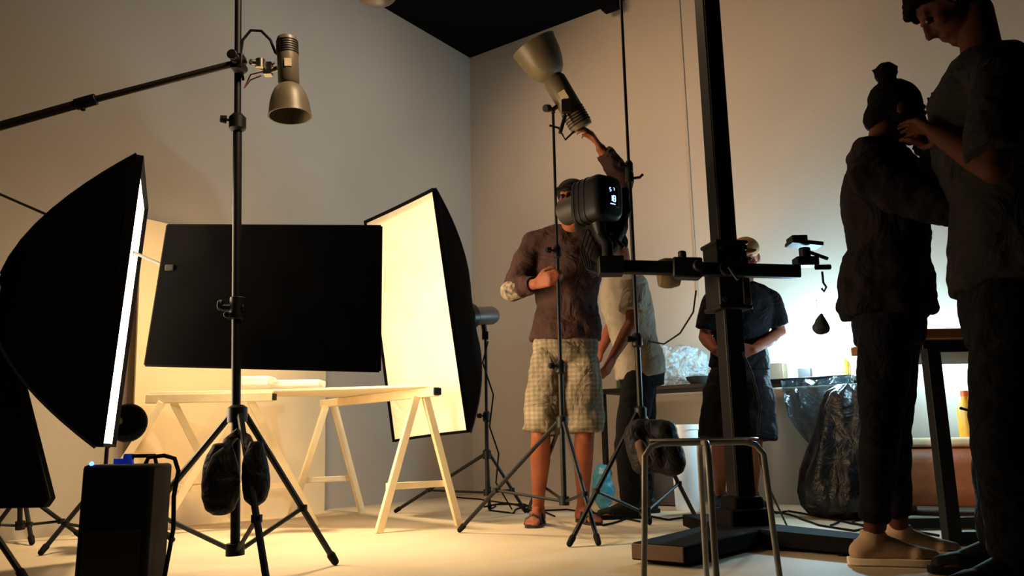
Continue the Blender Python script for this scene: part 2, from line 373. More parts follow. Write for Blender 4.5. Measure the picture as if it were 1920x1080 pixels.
for sx in(-1,1):
    MB().box(c+V((sx*.08,.075,.006)),(.03,.12,.012)).obj('foot',RUB,e)
m=MB(); m.sweep([c+V((-.01,.1,.39)),c+V((.0,.1,.425)),c+V((.07,.1,.425)),c+V((.08,.1,.39))],.007); m.obj('handle',RUB,e)
DL=2.95
e=thing('flag_panel','black fabric flag tilted on a low stand','flag',W(20,800,DL))
poly=[W(-60,640,DL),W(20,652,DL),W(92,935,DL+.05),W(80,952,DL+.05),W(-60,955,DL)]
MB().prism(poly,V((0.01,.03,0))).obj('fabric',mat('dark_navy_fabric',(11,10,13),.9,bump=.3,spec=.2),e,bevel=.004)
MB().sweep([W(20,652,DL),W(92,935,DL+.05)],.006).obj('frame_rod',BLK2,e)
b=F(35,1016); stand('low black light stand holding the tilted flag',b+UP*.06,b+V((.0,-.1,.72)),[b+V((.27,.08,0)),b+V((.16,-.16,0)),b+V((-.10,-.12,0))],b+UP*.22,b+UP*.08,.012,(.5,))
p=W(236,792,3.75)
e=thing('studio_strobe','small black strobe head with round reflector on low stand','studio light',p)
strobe(e,W(200,785,3.95),W(240,793,3.72),.045,.085,BLK2,.5,sticker=False)
b=V((W(205,785,3.9).x,3.9,0)); stand('short black light stand under the small strobe',b+UP*.06,b+UP*.50,[b+V((.3,.1,0)),b+V((-.08,.14,0)),b+V((-.1,-.3,0))],b+UP*.3,b+UP*.08,.012,(.5,))
# ---------------------------------------------------------------- centre strobe stand
D2=3.9
xb=W(1047,560,D2).x
b=V((xb,D2,0)); hb=V((xb,D2,W(1052,792,D2).z)); S2=stand('black light stand gripped by the man in hooded jacket',b+UP*.15,V((xb,D2,W(1035,205,D2).z)),[F(862,999),F(1122,1024),F(990,962)],hb,b+UP*.17,.013,(.33,.62))
e=thing('studio_strobe','olive grey strobe tilted upward on tall stand, steadied by hand','studio light',W(1040,160,D2))
strobe(e,W(1092,240,D2+.02),W(1000,84,D2-.07),.060,.118,OLV,.60)
m=MB(); tp=W(1037,205,D2); m.sweep([tp-UP*.02,tp+UP*.0,W(1050,195,D2-.02),W(1060,190,D2)],.013); m.box(W(1062,200,D2-.06),(.05,.03,.07)); m.cyl(W(1030,203,D2-.03),W(1022,203,D2-.05),.02); m.sweep([W(1060,215,D2-.05),W(1050,250,D2-.06)],.010); m.obj('bracket',GUN,e,bevel=.003)
m=MB(); m.sweep([W(1085,238,D2),W(1060,262,D2),W(1048,240,D2),W(1030,235,D2)],.006); m.obj('cable',RUB,e)
D3=3.85
xb=W(1188,500,D3).x; b=V((xb,D3,0)); zz=min(W(1165,-40,D3).z,H-.03)
S3=stand('very tall thin black stand beside the camera column',b+UP*.1,V((xb,D3,zz)),[F(1068,1026),F(1218,985),F(1310,985)],V((xb,D3,W(1208,775,D3).z)),b+UP*.12,.014,(.30,.62))
m=MB(); q=V((xb,D3,W(1190,335,D3).z)); m.cyl(q-UP*.02,q+UP*.03,.022); m.sweep([q,q+V((.05,-.02,0)),q+V((.065,-.02,.015))],.007); m.obj('lever',BLK,S3)
bag('sandbag','black sandbag draped over the legs of the tall stand','sandbag',[(W(1190,815,3.7),.05,W(1205,865,3.7),.06),(W(1245,810,3.7),.06,W(1258,865,3.7),.07),(W(1195,800,3.7),.035,W(1255,805,3.7),.04),(W(1225,830,3.7),.06,W(1230,860,3.7),.065)],BAGM,.025,ds=.09)
bag('pouch','tan brown canvas pouch hanging by the tall stand','bag',[(W(1200,835,3.54),.025,W(1212,865,3.54),.03)],mat('tan_canvas',(80,54,32),.8),.015)
# ---------------------------------------------------------------- column stand
DC=3.6; cx=W(1360,500,DC).x; cb=V((cx,DC,0))
col=thing('column_stand','heavy black studio camera column on a wide floor base','camera stand',cb)
Mr=Matrix.Rotation(math.radians(12),3,'Z')
m=MB(); m.box(cb+UP*2.0,(.092,.092,3.86),Mr); m.obj('column',BLK,col,bevel=.006)
for s_ in(-1,1):
    m=MB(); m.box(cb+Mr@V((s_*.035,-.048,0))+UP*2.0,(.010,.008,3.8),Mr); m.obj('rail',BLK2,col)
m=MB(); m.box(cb+Mr@V((.048,0,0))+UP*2.0,(.006,.04,3.8),Mr); m.obj('rail',GUN,col)
zc=W(1358,520,DC).z
m=MB(); m.box(cb+UP*(zc+.0),(.15,.15,.31),Mr); m.box(cb+UP*(zc+.15),(.165,.165,.02),Mr); m.box(cb+UP*(zc-.15),(.165,.165,.02),Mr); m.obj('carriage',BLK,col,bevel=.008)
m=MB(); m.box(cb+Mr@V((.055,-.080,0))+UP*(zc-.03),(.035,.01,.22),Mr); m.obj('plate',GUN,col,bevel=.003)
for k in (-1,1):
    for j in (-1,1):
        p=cb+Mr@V((k*.055,-.082,0))+UP*(zc+j*.12); MB().cyl(p,p+V((0,-.012,0)),.012).obj('bolt',GUN,col)
al=W(1132,505,DC-.13); ar=W(1500,535,DC-.13)
al=V((al.x,DC-.14,zc+.03)); ar=V((ar.x,DC-.14,zc-.01))
M3=Matrix.Rotation(math.atan2(-(ar.z-al.z),(ar.x-al.x)),3,'Y')
MB().box((al+ar)/2,((ar-al).length,.05,.058),M3).obj('cross_arm',BLK,col,bevel=.006)
p=lerp(al,ar,.42)
m=MB(); m.box(p,(.13,.09,.09),M3); m.cyl(p+V((-.02,-.03,.04)),p+V((-.02,-.03,.075)),.018); m.cyl(p+V((.04,-.05,.0)),p+V((.04,-.08,.0)),.025); m.obj('clamp',BLK,col,bevel=.008)
p=lerp(al,ar,.36)
MB().lathe([(0,.02),(0,.062),(.3,.07),(.6,.07),(1,.06),(1,.02)],p+V((-.05,.10,0)),V((.09,0,0)),30,True).obj('hand_wheel',mat('tan_grey_metal',(120,105,84),.45,.5),col)
p=lerp(al,ar,.62); m=MB(); m.cyl(p+V((0,-.06,0)),p+V((0,-.03,0)),.035); m.sweep([p+V((0,-.06,0)),p+V((.03,-.075,-.06))],.007); m.obj('crank',BLK2,col)
m=MB(); m.box(ar+V((.03,0,.045)),(.10,.07,.04)); m.cyl(ar+V((.03,0,.06)),ar+V((.03,0,.11)),.025); m.obj('pan_head',BLK,col,bevel=.006)
m=MB(); m.box(ar+V((.03,0,.125)),(.14,.10,.018),Matrix.Rotation(.12,3,'Y')); m.box(ar+V((.00,0,.145)),(.07,.08,.03)); m.cyl(ar+V((.05,-.0,.09)),ar+V((.12,-.03,.05)),.008); m.cyl(ar+V((.07,0,.02)),ar+V((.14,-.0,.02)),.012); m.obj('mounting_plate',BLK,col,bevel=.004)
hk=ar+V((.10,0,.0)); m=MB(); m.sweep([hk,hk-UP*.05,hk+V((.012,0,-.07)),hk+V((.0,0,-.09)),hk+V((-.01,0,-.075))],.005); m.obj('hook',BLK,col)
m=MB(); m.sweep([W(1530,560,DC-.1),W(1532,585,DC-.1)],.004); m.cap(W(1540,592,DC-.1),.012,W(1540,612,DC-.1),.038); tag(m.obj('pouch',mat('dark_teal_cloth',(22,34,36),.7),None,remesh=.006,smooth=3,disp=.012,dscale=.04),'small dark pouch hanging from the camera arm','bag')
BASE=mat('base_black',(12,10,10),.85,0,spec=.12)
def leg(p0,p1,w0,w1,h0,h1):
    d=(V(p1)-V(p0)).normalized(); s_=V((-d.y,d.x,0))
    mb=MB(); rs=[]
    for p,w,hh in ((V(p0),w0,h0),(V(p1),w1,h1)):
        rs.append([p-s_*w+UP*.015,p+s_*w+UP*.015,p+s_*w+UP*hh,p+s_*w*.94+UP*(hh+.006),p-s_*w*.94+UP*(hh+.006),p-s_*w+UP*hh])
    mb.rings(rs); mb.obj('base_leg',BASE,col,bevel=.004)
    MB().box(V(p1)+d*.004+UP*(h1/2+.012),(.010,w1*1.9,h1*.75),Matrix((d,s_,UP)).transposed()).obj('end_plate',mat('brown_edge',(92,64,42),.7),col,bevel=.002)  # leg end faces get a brown tone, lighter than the base
    for s2 in (-.6,.6):
        q=V(p1)-d*.07+s_*w1*s2; MB().cyl(q+s_*.015+UP*.016,q-s_*.015+UP*.016,.016).obj('caster',RUB,col)
leg(cb,F(1235,1062),.13,.11,.075,.07)
leg(cb,F(1625,1043),.12,.09,.075,.065)
leg(cb,cb+V((-.05,.62,0)),.12,.09,.075,.065)
m=MB(); m.box(cb+UP*.105,(.20,.18,.09),Mr); m.box(cb+UP*.17,(.14,.14,.06),Mr); m.obj('base_hub',BASE,col,bevel=.012)
# monolight on cross arm
p0=W(1146,368,3.46); p1=W(1066,396,3.70)
e=thing('monolight','bulky black monolight with glowing blue digital display on column arm','studio light',W(1120,380,3.6))
a=p1-p0; ax=a.normalized()
fx=V((0,0,1)).cross(-ax).normalized(); fy=(-ax).cross(fx).normalized(); Mf=Matrix((fx,fy,-ax)).transposed()
MONO=mat('monolight_black',(9,9,13),.5,spec=.2)
def sq(t_,hw,hh):
    out=[]
    for k in range(32):
        an=2*math.pi*k/32; c_,s_=math.cos(an),math.sin(an); ex=.45
        out.append(p0+a*t_+fx*hw*math.copysign(abs(c_)**ex,c_)+fy*hh*math.copysign(abs(s_)**ex,s_))
    return out
mb=MB(); mb.rings([sq(0,.064,.084),sq(.02,.074,.096),(sq(.10,.084,.106)),sq(.60,.084,.106),sq(.68,.066,.085)]); mb.obj('housing',MONO,e,ang=50)
m=MB(); m.lathe([(.66,.05),(.68,.060),(.76,.066),(1,.062),(1.06,.066),(1.06,.055),(.76,.05)],p0,a,36); m.obj('reflector_ring',mat('grey_ring',(44,38,36),.6,.2),e)
m=MB()
for t_ in (.30,.43,.54): m.rings([sq(t_,.0845,.1065),sq(t_+.004,.0865,.1085),sq(t_+.03,.0865,.1085),sq(t_+.034,.0845,.1065)])
m.obj('cooling_fin_ring',MONO,e)
MB().box(p0-ax*.004,(.080,.10,.010),Mf).obj('display',mat('display_dark',(10,12,30),.2),e,bevel=.004)
EM=mat('display_glow',(150,180,255),.4,emit=(160,195,255),es=2.4)
m=MB()
def seg(x,y,w,h): m.box(p0-ax*.010+fx*x+fy*y,(w,h,.002),Mf)
def digit(x,y,s,on):
    sg={'a':(0,s,.9,.3),'g':(0,0,.9,.3),'d':(0,-s,.9,.3),'b':(.5*s,s*.5,.3,.9),'c':(.5*s,-s*.5,.3,.9),'f':(-.5*s,s*.5,.3,.9),'e':(-.5*s,-s*.5,.3,.9)}
    for k in on:
        q=sg[k]; seg(x+q[0],y+q[1],q[2]*s,q[3]*s)
digit(-.010,-.012,.013,'bc'); digit(.010,-.012,.013,'abcdefg'); digit(-.013,.028,.008,'afgcd'); digit(.008,.032,.006,'abc'); seg(0,-.038,.03,.004)
m.obj('display_digits',EM,e)
m=MB(); q=lerp(p0,p1,.3)
m.sweep([q+V((0,-.0,-.10)),q+V((.01,0,-.17)),V((al.x+.02,al.y,al.z+.1)),V((al.x+.02,al.y,al.z))],[.035,.028,.026,.03]); m.box(V((al.x+.03,al.y,al.z)),(.11,.09,.08)); m.sweep([q+V((.05,-.02,-.16)),q+V((.10,-.06,-.24))],.009); m.obj('tilt_bracket',BLK,e,bevel=.004)
mb=MB()
mb.cap(W(1092,425,3.63),.04,W(1118,480,3.6),.03); mb.cap(W(1165,400,3.6),.045,W(1145,460,3.58),.04); mb.cap(W(1125,430,3.6),.075,W(1130,490,3.6),.025); mb.cap(W(1172,360,3.62),.03,W(1165,430,3.6),.03)
mb.obj('cloth_cover',mat('dark_cloth',(18,13,15),.85,spec=.15,bump=.8,bs=12,bd=.03),e,remesh=.01,smooth=3,disp=.025,dscale=.07)
for k in range(4):
    MB().sweep([W(1100+k*8,430,3.56),W(1088+k*6,470+k*4,3.55),W(1100+k*4,505+k*5,3.57),W(1125,512,3.5)],.004,6).obj('cable',RUB,e)
m=MB(); m.sweep([W(1305,545,3.44),W(1300,585,3.5),W(1275,625,3.6),W(1245,645,3.75),W(1215,640,3.8)],.004,8); tag(m.obj('cable',RUB),'thin black cable drooping from camera arm to stand','cable')
m=MB(); m.sweep([W(1392,660,3.5),W(1410,700,3.5),W(1425,760,3.5),W(1420,830,3.5),W(1435,900,3.5),F(1475,985)],.005,8); tag(m.obj('cable',RUB),'black cable hanging beside the camera column','cable')
# ---------------------------------------------------------------- stool
DS=2.30
e=thing('stool','slim metal stool with four bent tube legs','stool',V((W(1322,900,DS).x,DS,0)))
sx_=W(1318,828,DS); sc0=V((sx_.x,DS,0)); hs=.448
MB().lathe([(0,.125),(0,.148),(.5,.152),(1,.148),(1,.125),(0,.125)],sc0+UP*(hs-.003),UP*.006,48,False).obj('seat',STEEL,e)
def uleg(ang,half):
    d=V((math.cos(ang),math.sin(ang),0)); top=hs-.010
    for s_ in(-1,1):
        pts=[sc0+UP*top, sc0+d*s_*(half-.05)+UP*top, sc0+d*s_*(half-.02)+UP*(top-.008), sc0+d*s_*half+UP*(top-.035), sc0+d*s_*(half+.010)+UP*.2, sc0+d*s_*(half+.022)+UP*.008]
        MB().sweep(pts,.0085,12).obj('leg',STEEL,e)
        MB().cyl(pts[-1]-UP*.008,pts[-1]+UP*.02,.012).obj('foot',RUB,e)
uleg(math.radians(-6),.165); uleg(math.radians(81),.165)
# ---------------------------------------------------------------- people
def hand(mb,w,d,n,side,curl=.5,s=1.0,spread=1.0):
    w=V(w); d=V(d).normalized(); n=V(n); n=(n-d*n.dot(d)).normalized(); l=d.cross(n)*side
    spec=[(.031,.088,(.040,.025,.020)),(.010,.093,(.045,.028,.021)),(-.011,.089,(.041,.026,.020)),(-.030,.080,(.032,.020,.018))]
    for i,(off,kl,sg) in enumerate(spec):
        k=w+d*kl*s+l*off*s; mb.cap(w+d*.008*s+l*off*.5*s,.016*s,k,.0115*s)
        p=k; ang=0
        for j,L in enumerate(sg):
            ang+=curl*(.75+.12*i+.2*j); q=p+(d*math.cos(ang)+n*math.sin(ang)+l*off*.8*spread).normalized()*L*s
            mb.cap(p,(.0092-.0008*j)*s,q,(.0086-.0009*j)*s,10); p=q
    b=w+d*.022*s+l*.022*s; q=b+(d*.65+l*.7+n*.35).normalized()*.045*s; mb.cap(b,.0155*s,q,.0125*s)
    q2=q+(d*.85+l*.25+n*(.2+curl*.5)).normalized()*.033*s; mb.cap(q,.0115*s,q2,.0102*s,10)
    q3=q2+(d*.85-l*.05+n*(.3+curl*.6)).normalized()*.025*s; mb.cap(q2,.0102*s,q3,.0085*s,10)
def headM(fw):
    f=V(fw).normalized(); r=f.cross(UP).normalized(); u=r.cross(f).normalized(); return Matrix((r,f,u)).transposed()
def person(name,label,J,top,bot,shoe,hair,skin=SKIN,s=1.0,vox=.008):
    e=thing(name,label,'person',((J['fA']+J['fB'])/2).xy.to_3d())
    bf=V(J['bf']).normalized()
    nk,pe=J['nk'],J['pe']; ax=(nk-pe).normalized(); f=(bf-ax*bf.dot(ax)).normalized(); lat=ax.cross(f).normalized()
    def tor(inf,fr0=-1,fr1=2):
        L=(nk-pe).length
        T=[(-.20,.150,.100),(-.08,.165,.118),(.0,.162,.116),(.08,.158,.112),(.30,.138,.100),(.52,.150,.112),(.72,.168,.118),(.86,.165,.100),(.95,.115,.075),(1.0,.062,.058)]
        return [(pe+ax*L*t_+f*(.01 if .4<t_<.9 else 0),lat*(a_+inf)*s,f*(b_+inf)*s) for t_,a_,b_ in T if fr0<=t_<=fr1]
    b=MB(); b.loft(tor(-.010))
    M3=headM(J['fw']); hd=J['hd']
    def H_(x,y,z): return hd+M3@V((x,y,z))*s
    b.cap(nk-ax*.03,.062*s,H_(0,-.035,-.07),.052*s)
    b.ell(H_(0,-.012,.03),(.074*s,.096*s,.088*s),M3); b.ell(H_(0,.03,-.04),(.058*s,.06*s,.072*s),M3)
    b.ell(H_(0,.062,-.098),(.026*s,.024*s,.02*s),M3)
    b.cap(H_(0,.088,.012),.008*s,H_(0,.108,-.03),.0125*s,10); b.cap(H_(-.014,.092,-.034),.009*s,H_(.014,.092,-.034),.009*s,10)
    b.cap(H_(-.036,.074,.026),.012*s,H_(.036,.074,.026),.012*s,10)
    b.cap(H_(-.02,.082,-.061),.007*s,H_(.02,.082,-.061),.007*s,8); b.cap(H_(-.017,.081,-.072),.0075*s,H_(.017,.081,-.072),.0075*s,8)
    for k in(-1,1):
        b.ell(H_(k*.076,-.008,-.008),(.011*s,.021*s,.032*s),M3); b.ell(H_(k*.04,.055,-.025),(.024*s,.026*s,.026*s),M3)
    legs=[]; arms=[]
    for k in 'AB':
        sh,el,wr=J['s'+k],J['e'+k],J['w'+k]; arms.append((sh,el,wr))
        b.cap(sh,.054*s,lerp(sh,el,.35),.048*s); b.cap(lerp(sh,el,.35),.048*s,el,.039*s); b.cap(el,.040*s,lerp(el,wr,.3),.041*s); b.cap(lerp(el,wr,.3),.041*s,wr,.026*s)
        b.cap(lerp(sh,nk,.15),.052*s,lerp(sh,nk,.75),.052*s)
        hdv,hn,side,curl=J['h'+k]; hand(b,wr,hdv,hn,side,curl,s*1.02)
        hp,kn,ft=J['p'+k],J['k'+k],J['f'+k]; an=ft.xy.to_3d()+UP*.09*s; legs.append((hp,kn,an,J['t'+k]))
        td=V(J['t'+k]); td.z=0; td.normalize(); l2=V((-td.y,td.x,0))
        b.cap(hp,.076*s,lerp(hp,kn,.5),.068*s); b.cap(lerp(hp,kn,.5),.068*s,kn,.051*s); b.cap(kn,.050*s,lerp(kn,an,.33)-td*.012,.053*s); b.cap(lerp(kn,an,.33)-td*.012,.053*s,lerp(kn,an,.8),.036*s); b.cap(lerp(kn,an,.8),.036*s,an,.033*s)
        b.ell(kn+td*.018,(.040*s,.040*s,.048*s))
        hl=an-td*.04*s; hl.z=.038*s; tb=an+td*.13*s; tb.z=.032*s
        b.cap(an,.036*s,hl,.034*s); b.cap(an-UP*.01,.034*s,tb,.028*s); b.cap(hl,.033*s,tb,.030*s)
        for q in range(5):
            o=l2*(.028-.014*q)*s; b.cap(tb+o,.016*s,tb+o+td*(.055-.004*abs(q-1))*s-UP*.012*s,.011*s,10)
    b.obj('body',skin,e,remesh=vox,smooth=3)
    for k in(-1,1): MB().ell(H_(k*.031,.081,.004),(.0115*s,)*3).obj('eye',EYE,e)
    m,inf,slv,hem,disp=top
    t=MB(); t.loft(tor(inf,hem))
    if J.get('hemflare'):
        q=pe; g=J['hemflare']; t.loft([(q+ax*.22,lat*.175,f*.145),(q+ax*.10,lat*(.18+g),f*(.15+g)),(q+ax*.01,lat*(.185+g),f*(.155+g)),(q-ax*.02,lat*(.17+g),f*(.14+g))])
    for sh,el,wr in arms:
        i2=inf*.75
        t.cap(lerp(sh,nk,.7),.05*s+inf*.5,sh,.056*s+i2)
        if slv<=1: t.cyl(sh,lerp(sh,el,slv),.058*s+i2,.052*s+i2*1.2)
        else:
            t.cap(sh,.056*s+i2,el,.043*s+i2); t.cyl(el,lerp(el,wr,slv-1),.043*s+i2,.030*s+i2*.8)
    if J.get('hood'):
        t.cap(nk-f*.05+lat*.07,.05,nk-f*.06-lat*.07,.05); t.cap(nk-f*.02+lat*.085,.035,nk+f*.05+lat*.05,.03); t.cap(nk-f*.02-lat*.085,.035,nk+f*.05-lat*.05,.03); t.cap(nk+f*.05+lat*.05,.03,nk+f*.05-lat*.05,.03)
    t.obj(J['topname'],m,e,remesh=.010,smooth=2,disp=disp,dscale=.11)
    m,inf,ln,disp=bot
    t=MB(); t.loft(tor(.008,-1,.08))
    for hp,kn,an,_t in legs:
        if ln<=1:
            t.cap(lerp(hp,kn,.08),.088*s+inf*.3,lerp(hp,kn,.35),.084*s+inf*.8); t.cyl(lerp(hp,kn,.2),lerp(hp,kn,ln),.084*s+inf*.8,.070*s+inf*1.5)
        else:
            t.cap(hp,.088*s+inf*.3,lerp(hp,kn,.5),.078*s+inf); t.cap(lerp(hp,kn,.5),.078*s+inf,kn,.058*s+inf); t.cyl(kn,lerp(kn,an,ln-1),.060*s+inf,.042*s+inf)
    t.obj(J['botname'],m,e,remesh=.010,smooth=2,disp=disp,dscale=.11)
    for hp,kn,an,td in legs:
        td=V(td); td.z=0; td.normalize(); l2=V((-td.y,td.x,0))
        if shoe[0]=='sandal':
            t=MB(); c0=an-td*.045*s; c0.z=.012; c1=an+td*.2*s; c1.z=.012
            rs=[]
            for tt,w_ in ((0,.025),(.12,.036),(.4,.034),(.7,.046),(.9,.04),(1,.022)):
                c_=lerp(c0,c1,tt)-td*.01; rs.append([c_+l2*w_+UP*-.010,c_-l2*w_+UP*-.010,c_-l2*w_+UP*.006,c_+l2*w_+UP*.006])
            t.rings(rs)
            for tt,zz_,ww in ((.72,.052,.045),(.38,.075,.04)):
                c_=lerp(c0,c1,tt); t.sweep([c_+l2*ww,c_+l2*ww*.8+UP*zz_*.6,c_+UP*zz_,c_-l2*ww*.8+UP*zz_*.6,c_-l2*ww],.009,8)
            t.obj('sandal',shoe[1],e)
        else:
            t=MB(); hl=an-td*.045*s; hl.z=.045; tb=an+td*.135*s; tb.z=.036; tp=an+td*.185*s; tp.z=.030
            t.cyl(an+UP*.0,an+UP*.03,.045*s,.042*s); t.cap(an-UP*.01,.045*s,hl,.041*s); t.cap(an-UP*.012,.042*s,tb,.030*s); t.cap(hl,.040*s,tb,.034*s); t.cap(tb+l2*.01,.034*s,tp,.028*s); t.cap(tb-l2*.012,.032*s,tp,.027*s)
            t.obj('shoe',shoe[1],e,remesh=.006,smooth=2)
            t=MB(); rs=[]
            for tt,w_ in ((0,.02),(.1,.038),(.4,.036),(.72,.046),(.9,.039),(1,.018)):
                c_=lerp(an-td*.092*s,an+td*.222*s,tt); c_.z=.013; rs.append([c_+l2*w_+UP*-.011,c_-l2*w_+UP*-.011,c_-l2*w_+UP*.014,c_+l2*w_+UP*.014])
            t.rings(rs); t.obj('sole',shoe[2],e,bevel=.004)
            for q in range(4):
                c_=an+td*(.055+.022*q)*s; c_.z=.096-.010*q
                MB().sweep([c_+l2*.024-UP*.012,c_+UP*.002,c_-l2*.024-UP*.012],.0035,6).obj('lace',shoe[2],e)
    kind,hm=hair
    t=MB()
    if kind!='none':
        t.ell(H_(0,-.022,.045),(.082*s,.098*s,.084*s),M3); t.ell(H_(0,-.055,-.005),(.070*s,.06*s,.08*s),M3)
        if kind=='curly':
            for k in range(110):
                a_=random.uniform(0,6.28); z_=random.uniform(.02,1); rr_=math.sqrt(1-z_*z_)
                t.ell(H_(.086*rr_*math.cos(a_),-.012+.108*rr_*math.sin(a_),.052+.088*z_),(random.uniform(.014,.022)*s,)*3,None,10,6)
            for k in(-1,1): t.ell(H_(k*.072,-.03,.0),(.02,.05,.05),M3)
        if kind=='bun':
            c_=H_(0,-.075,.150); t.ell(c_,(.042,.042,.044),M3); t.cap(H_(0,-.05,.10),.022,c_,.026)
            for k in range(7):
                d_=V((random.uniform(-1,1),random.uniform(-1,1),random.uniform(-.2,1.2)))
                t.cap(c_,.02,c_+d_.normalized()*.05,.005,8)
            t.ell(H_(0,-.075,-.03),(.06,.045,.06),M3); t.ell(H_(.05,.0,.0),(.035,.06,.06),M3)
        t.obj('hair',hm,e,remesh=.007,smooth=1,disp=.006,dscale=.02)
    if J.get('cap'):
        t=MB(); t.ell(H_(0,-.01,.055),(.088*s,.108*s,.075*s),M3); t.obj('cap',J['cap'],e,remesh=.008,smooth=2)
        t=MB(); t.loft([(H_(0,.06,.048),M3@V((.07*s,0,0)),M3@V((0,.06,-.01))*s),(H_(0,.065,.054),M3@V((.07*s,0,0)),M3@V((0,.06,-.01))*s)]); t.obj('cap_brim',J['cap'],e)
    return e
# -- central man
J=dict(bf=(-.25,-1,0),hd=W(1074,380,4.02),fw=(-.35,-.85,.15),nk=W(1066,434,4.16),pe=W(1060,640,4.17),
 sA=W(1006,458,4.15),eA=W(964,540,4.12),wA=W(1006,532,3.96),hA=(W(1040,518,3.87)-W(1006,532,3.96),(.3,1,0),1,.75),
 sB=W(1128,440,4.15),eB=W(1166,335,4.06),wB=W(1126,278,3.96),hB=(W(1100,236,3.9)-W(1126,278,3.96),(-.8,.2,-.2),-1,.55),
 pA=W(1028,668,4.16),kA=W(1014,815,4.12),fA=F(1010,984),pB=W(1090,668,4.16),kB=W(1096,815,4.12),fB=F(1094,980),
 tA=(-.25,-1,0),tB=(.35,-1,0),hood=True,topname='hooded_jacket',botname='shorts',cap=mat('black_cap',(14,11,12),.8,spec=.2))
pm=person('person','person in dark hooded jacket and khaki shorts reaching up to strobe',J,(cloth('maroon_brown_jacket',(62,42,38)),.030,1.88,-.06,.036),(cloth('khaki_shorts',(142,128,104),var=.3,scale=7,plaid=13),.020,.98,.034),('sandal',mat('black_leather',(18,14,12),.5)),('short',HAIR),SKIN)
MB().cap(W(957,545,4.10),.054,W(975,541,4.06),.050).obj('cuff',mat('pale_cuff',(120,108,94),.85,var=.8,scale=38,spec=.2),pm)
# -- person in black t-shirt
J=dict(bf=(-.2,-1,0),hd=W(1398,484,4.76),fw=(-.3,-.85,-.35),nk=W(1390,535,4.80),pe=W(1386,692,4.82),
 sA=W(1338,568,4.80),eA=W(1322,632,4.80),wA=W(1342,658,4.64),hA=((.8,-.15,-.1),(0,1,.3),-1,.5),
 sB=W(1444,566,4.80),eB=W(1462,624,4.80),wB=W(1412,656,4.62),hB=((-.9,-.1,.05),(0,1,.2),1,.5),
 pA=W(1358,705,4.8),kA=W(1350,825,4.78),fA=F(1352,958),pB=W(1412,705,4.8),kB=W(1414,825,4.78),fB=F(1412,958),
 tA=(-.3,-1,0),tB=(.2,-1,0),topname='t_shirt',botname='shorts',cap=mat('tan_cap',(150,112,62),.8))
person('person','person in black t-shirt, long dark shorts and tan cap, hands together',J,(cloth('black_cotton',(13,13,16)),.022,.80,-.02,.02),(cloth('dark_shorts',(22,15,18)),.042,1.0,.025),('shoe',mat('dark_shoe',(20,18,18),.7,spec=.2),RUB),('short',HAIR),SKIN)
# -- person in pale t-shirt
J=dict(bf=(-1,-.35,0),hd=W(1143,458,4.60),fw=(-.8,-.3,-.6),nk=W(1165,508,4.66),pe=W(1200,690,4.72),
 sA=W(1188,535,4.50),eA=W(1186,605,4.46),wA=W(1150,668,4.42),hA=((-.5,0,-.9),(-.6,.5,.3),1,.5),
 sB=W(1160,535,4.85),eB=W(1150,605,4.9),wB=W(1125,660,4.8),hB=((-.5,0,-.9),(-.6,-.5,.3),-1,.5),
 pA=W(1200,712,4.63),kA=W(1178,830,4.6),fA=F(1185,972),pB=W(1200,712,4.80),kB=W(1200,830,4.8),fB=F(1210,962),
 tA=(-1,-.2,0),tB=(-1,-.1,0),topname='t_shirt',botname='trousers')
person('person','person in pale grey t-shirt and black trousers leaning over table',J,(cloth('pale_grey_cotton',(160,148,132)),.026,.72,-.08,.03),(cloth('black_trousers',(12,11,14)),.02,1.95,.015),('shoe',mat('dark_shoe',(20,18,18),.7),RUB),('short',HAIR),SKIN)
# -- woman with bun
J=dict(bf=(1,-.1,0),hd=W(1684,212,2.86),fw=(.9,-.15,-.28),nk=W(1650,285,2.87),pe=W(1664,584,2.90),
 sA=W(1638,334,2.64),eA=W(1776,392,2.46),wA=W(1746,282,2.60),hA=(W(1722,236,2.73)-W(1746,282,2.60),(-.2,1,0),1,.5),
 sB=W(1660,318,3.03),eB=W(1768,390,2.99),wB=W(1749,295,2.96),hB=(W(1736,245,2.90)-W(1749,295,2.96),(-.3,-1,0),-1,.5),
 pA=W(1662,615,2.83),kA=W(1650,815,2.82),fA=F(1642,1060),pB=W(1676,615,2.95),kB=W(1668,815,2.95),fB=F(1692,1046),
 tA=(1,-.25,0),tB=(1,-.1,0),hood=True,hemflare=.012,topname='jacket',botname='trousers')
person('person','person with hair bun in dark jacket, hands raised to face',J,(cloth('charcoal_jacket',(22,18,21),bs=5,bump=1,spec=.1),.032,1.9,.0,.045),(cloth('dark_navy_trousers',(14,13,19),spec=.1),.010,1.80,.026),('shoe',mat('beige_sneaker',(176,142,112),.8,spec=.2),mat('pale_sole',(225,202,168),.8,spec=.2)),('bun',HAIR),SKIN2,s=1.0,vox=.007)
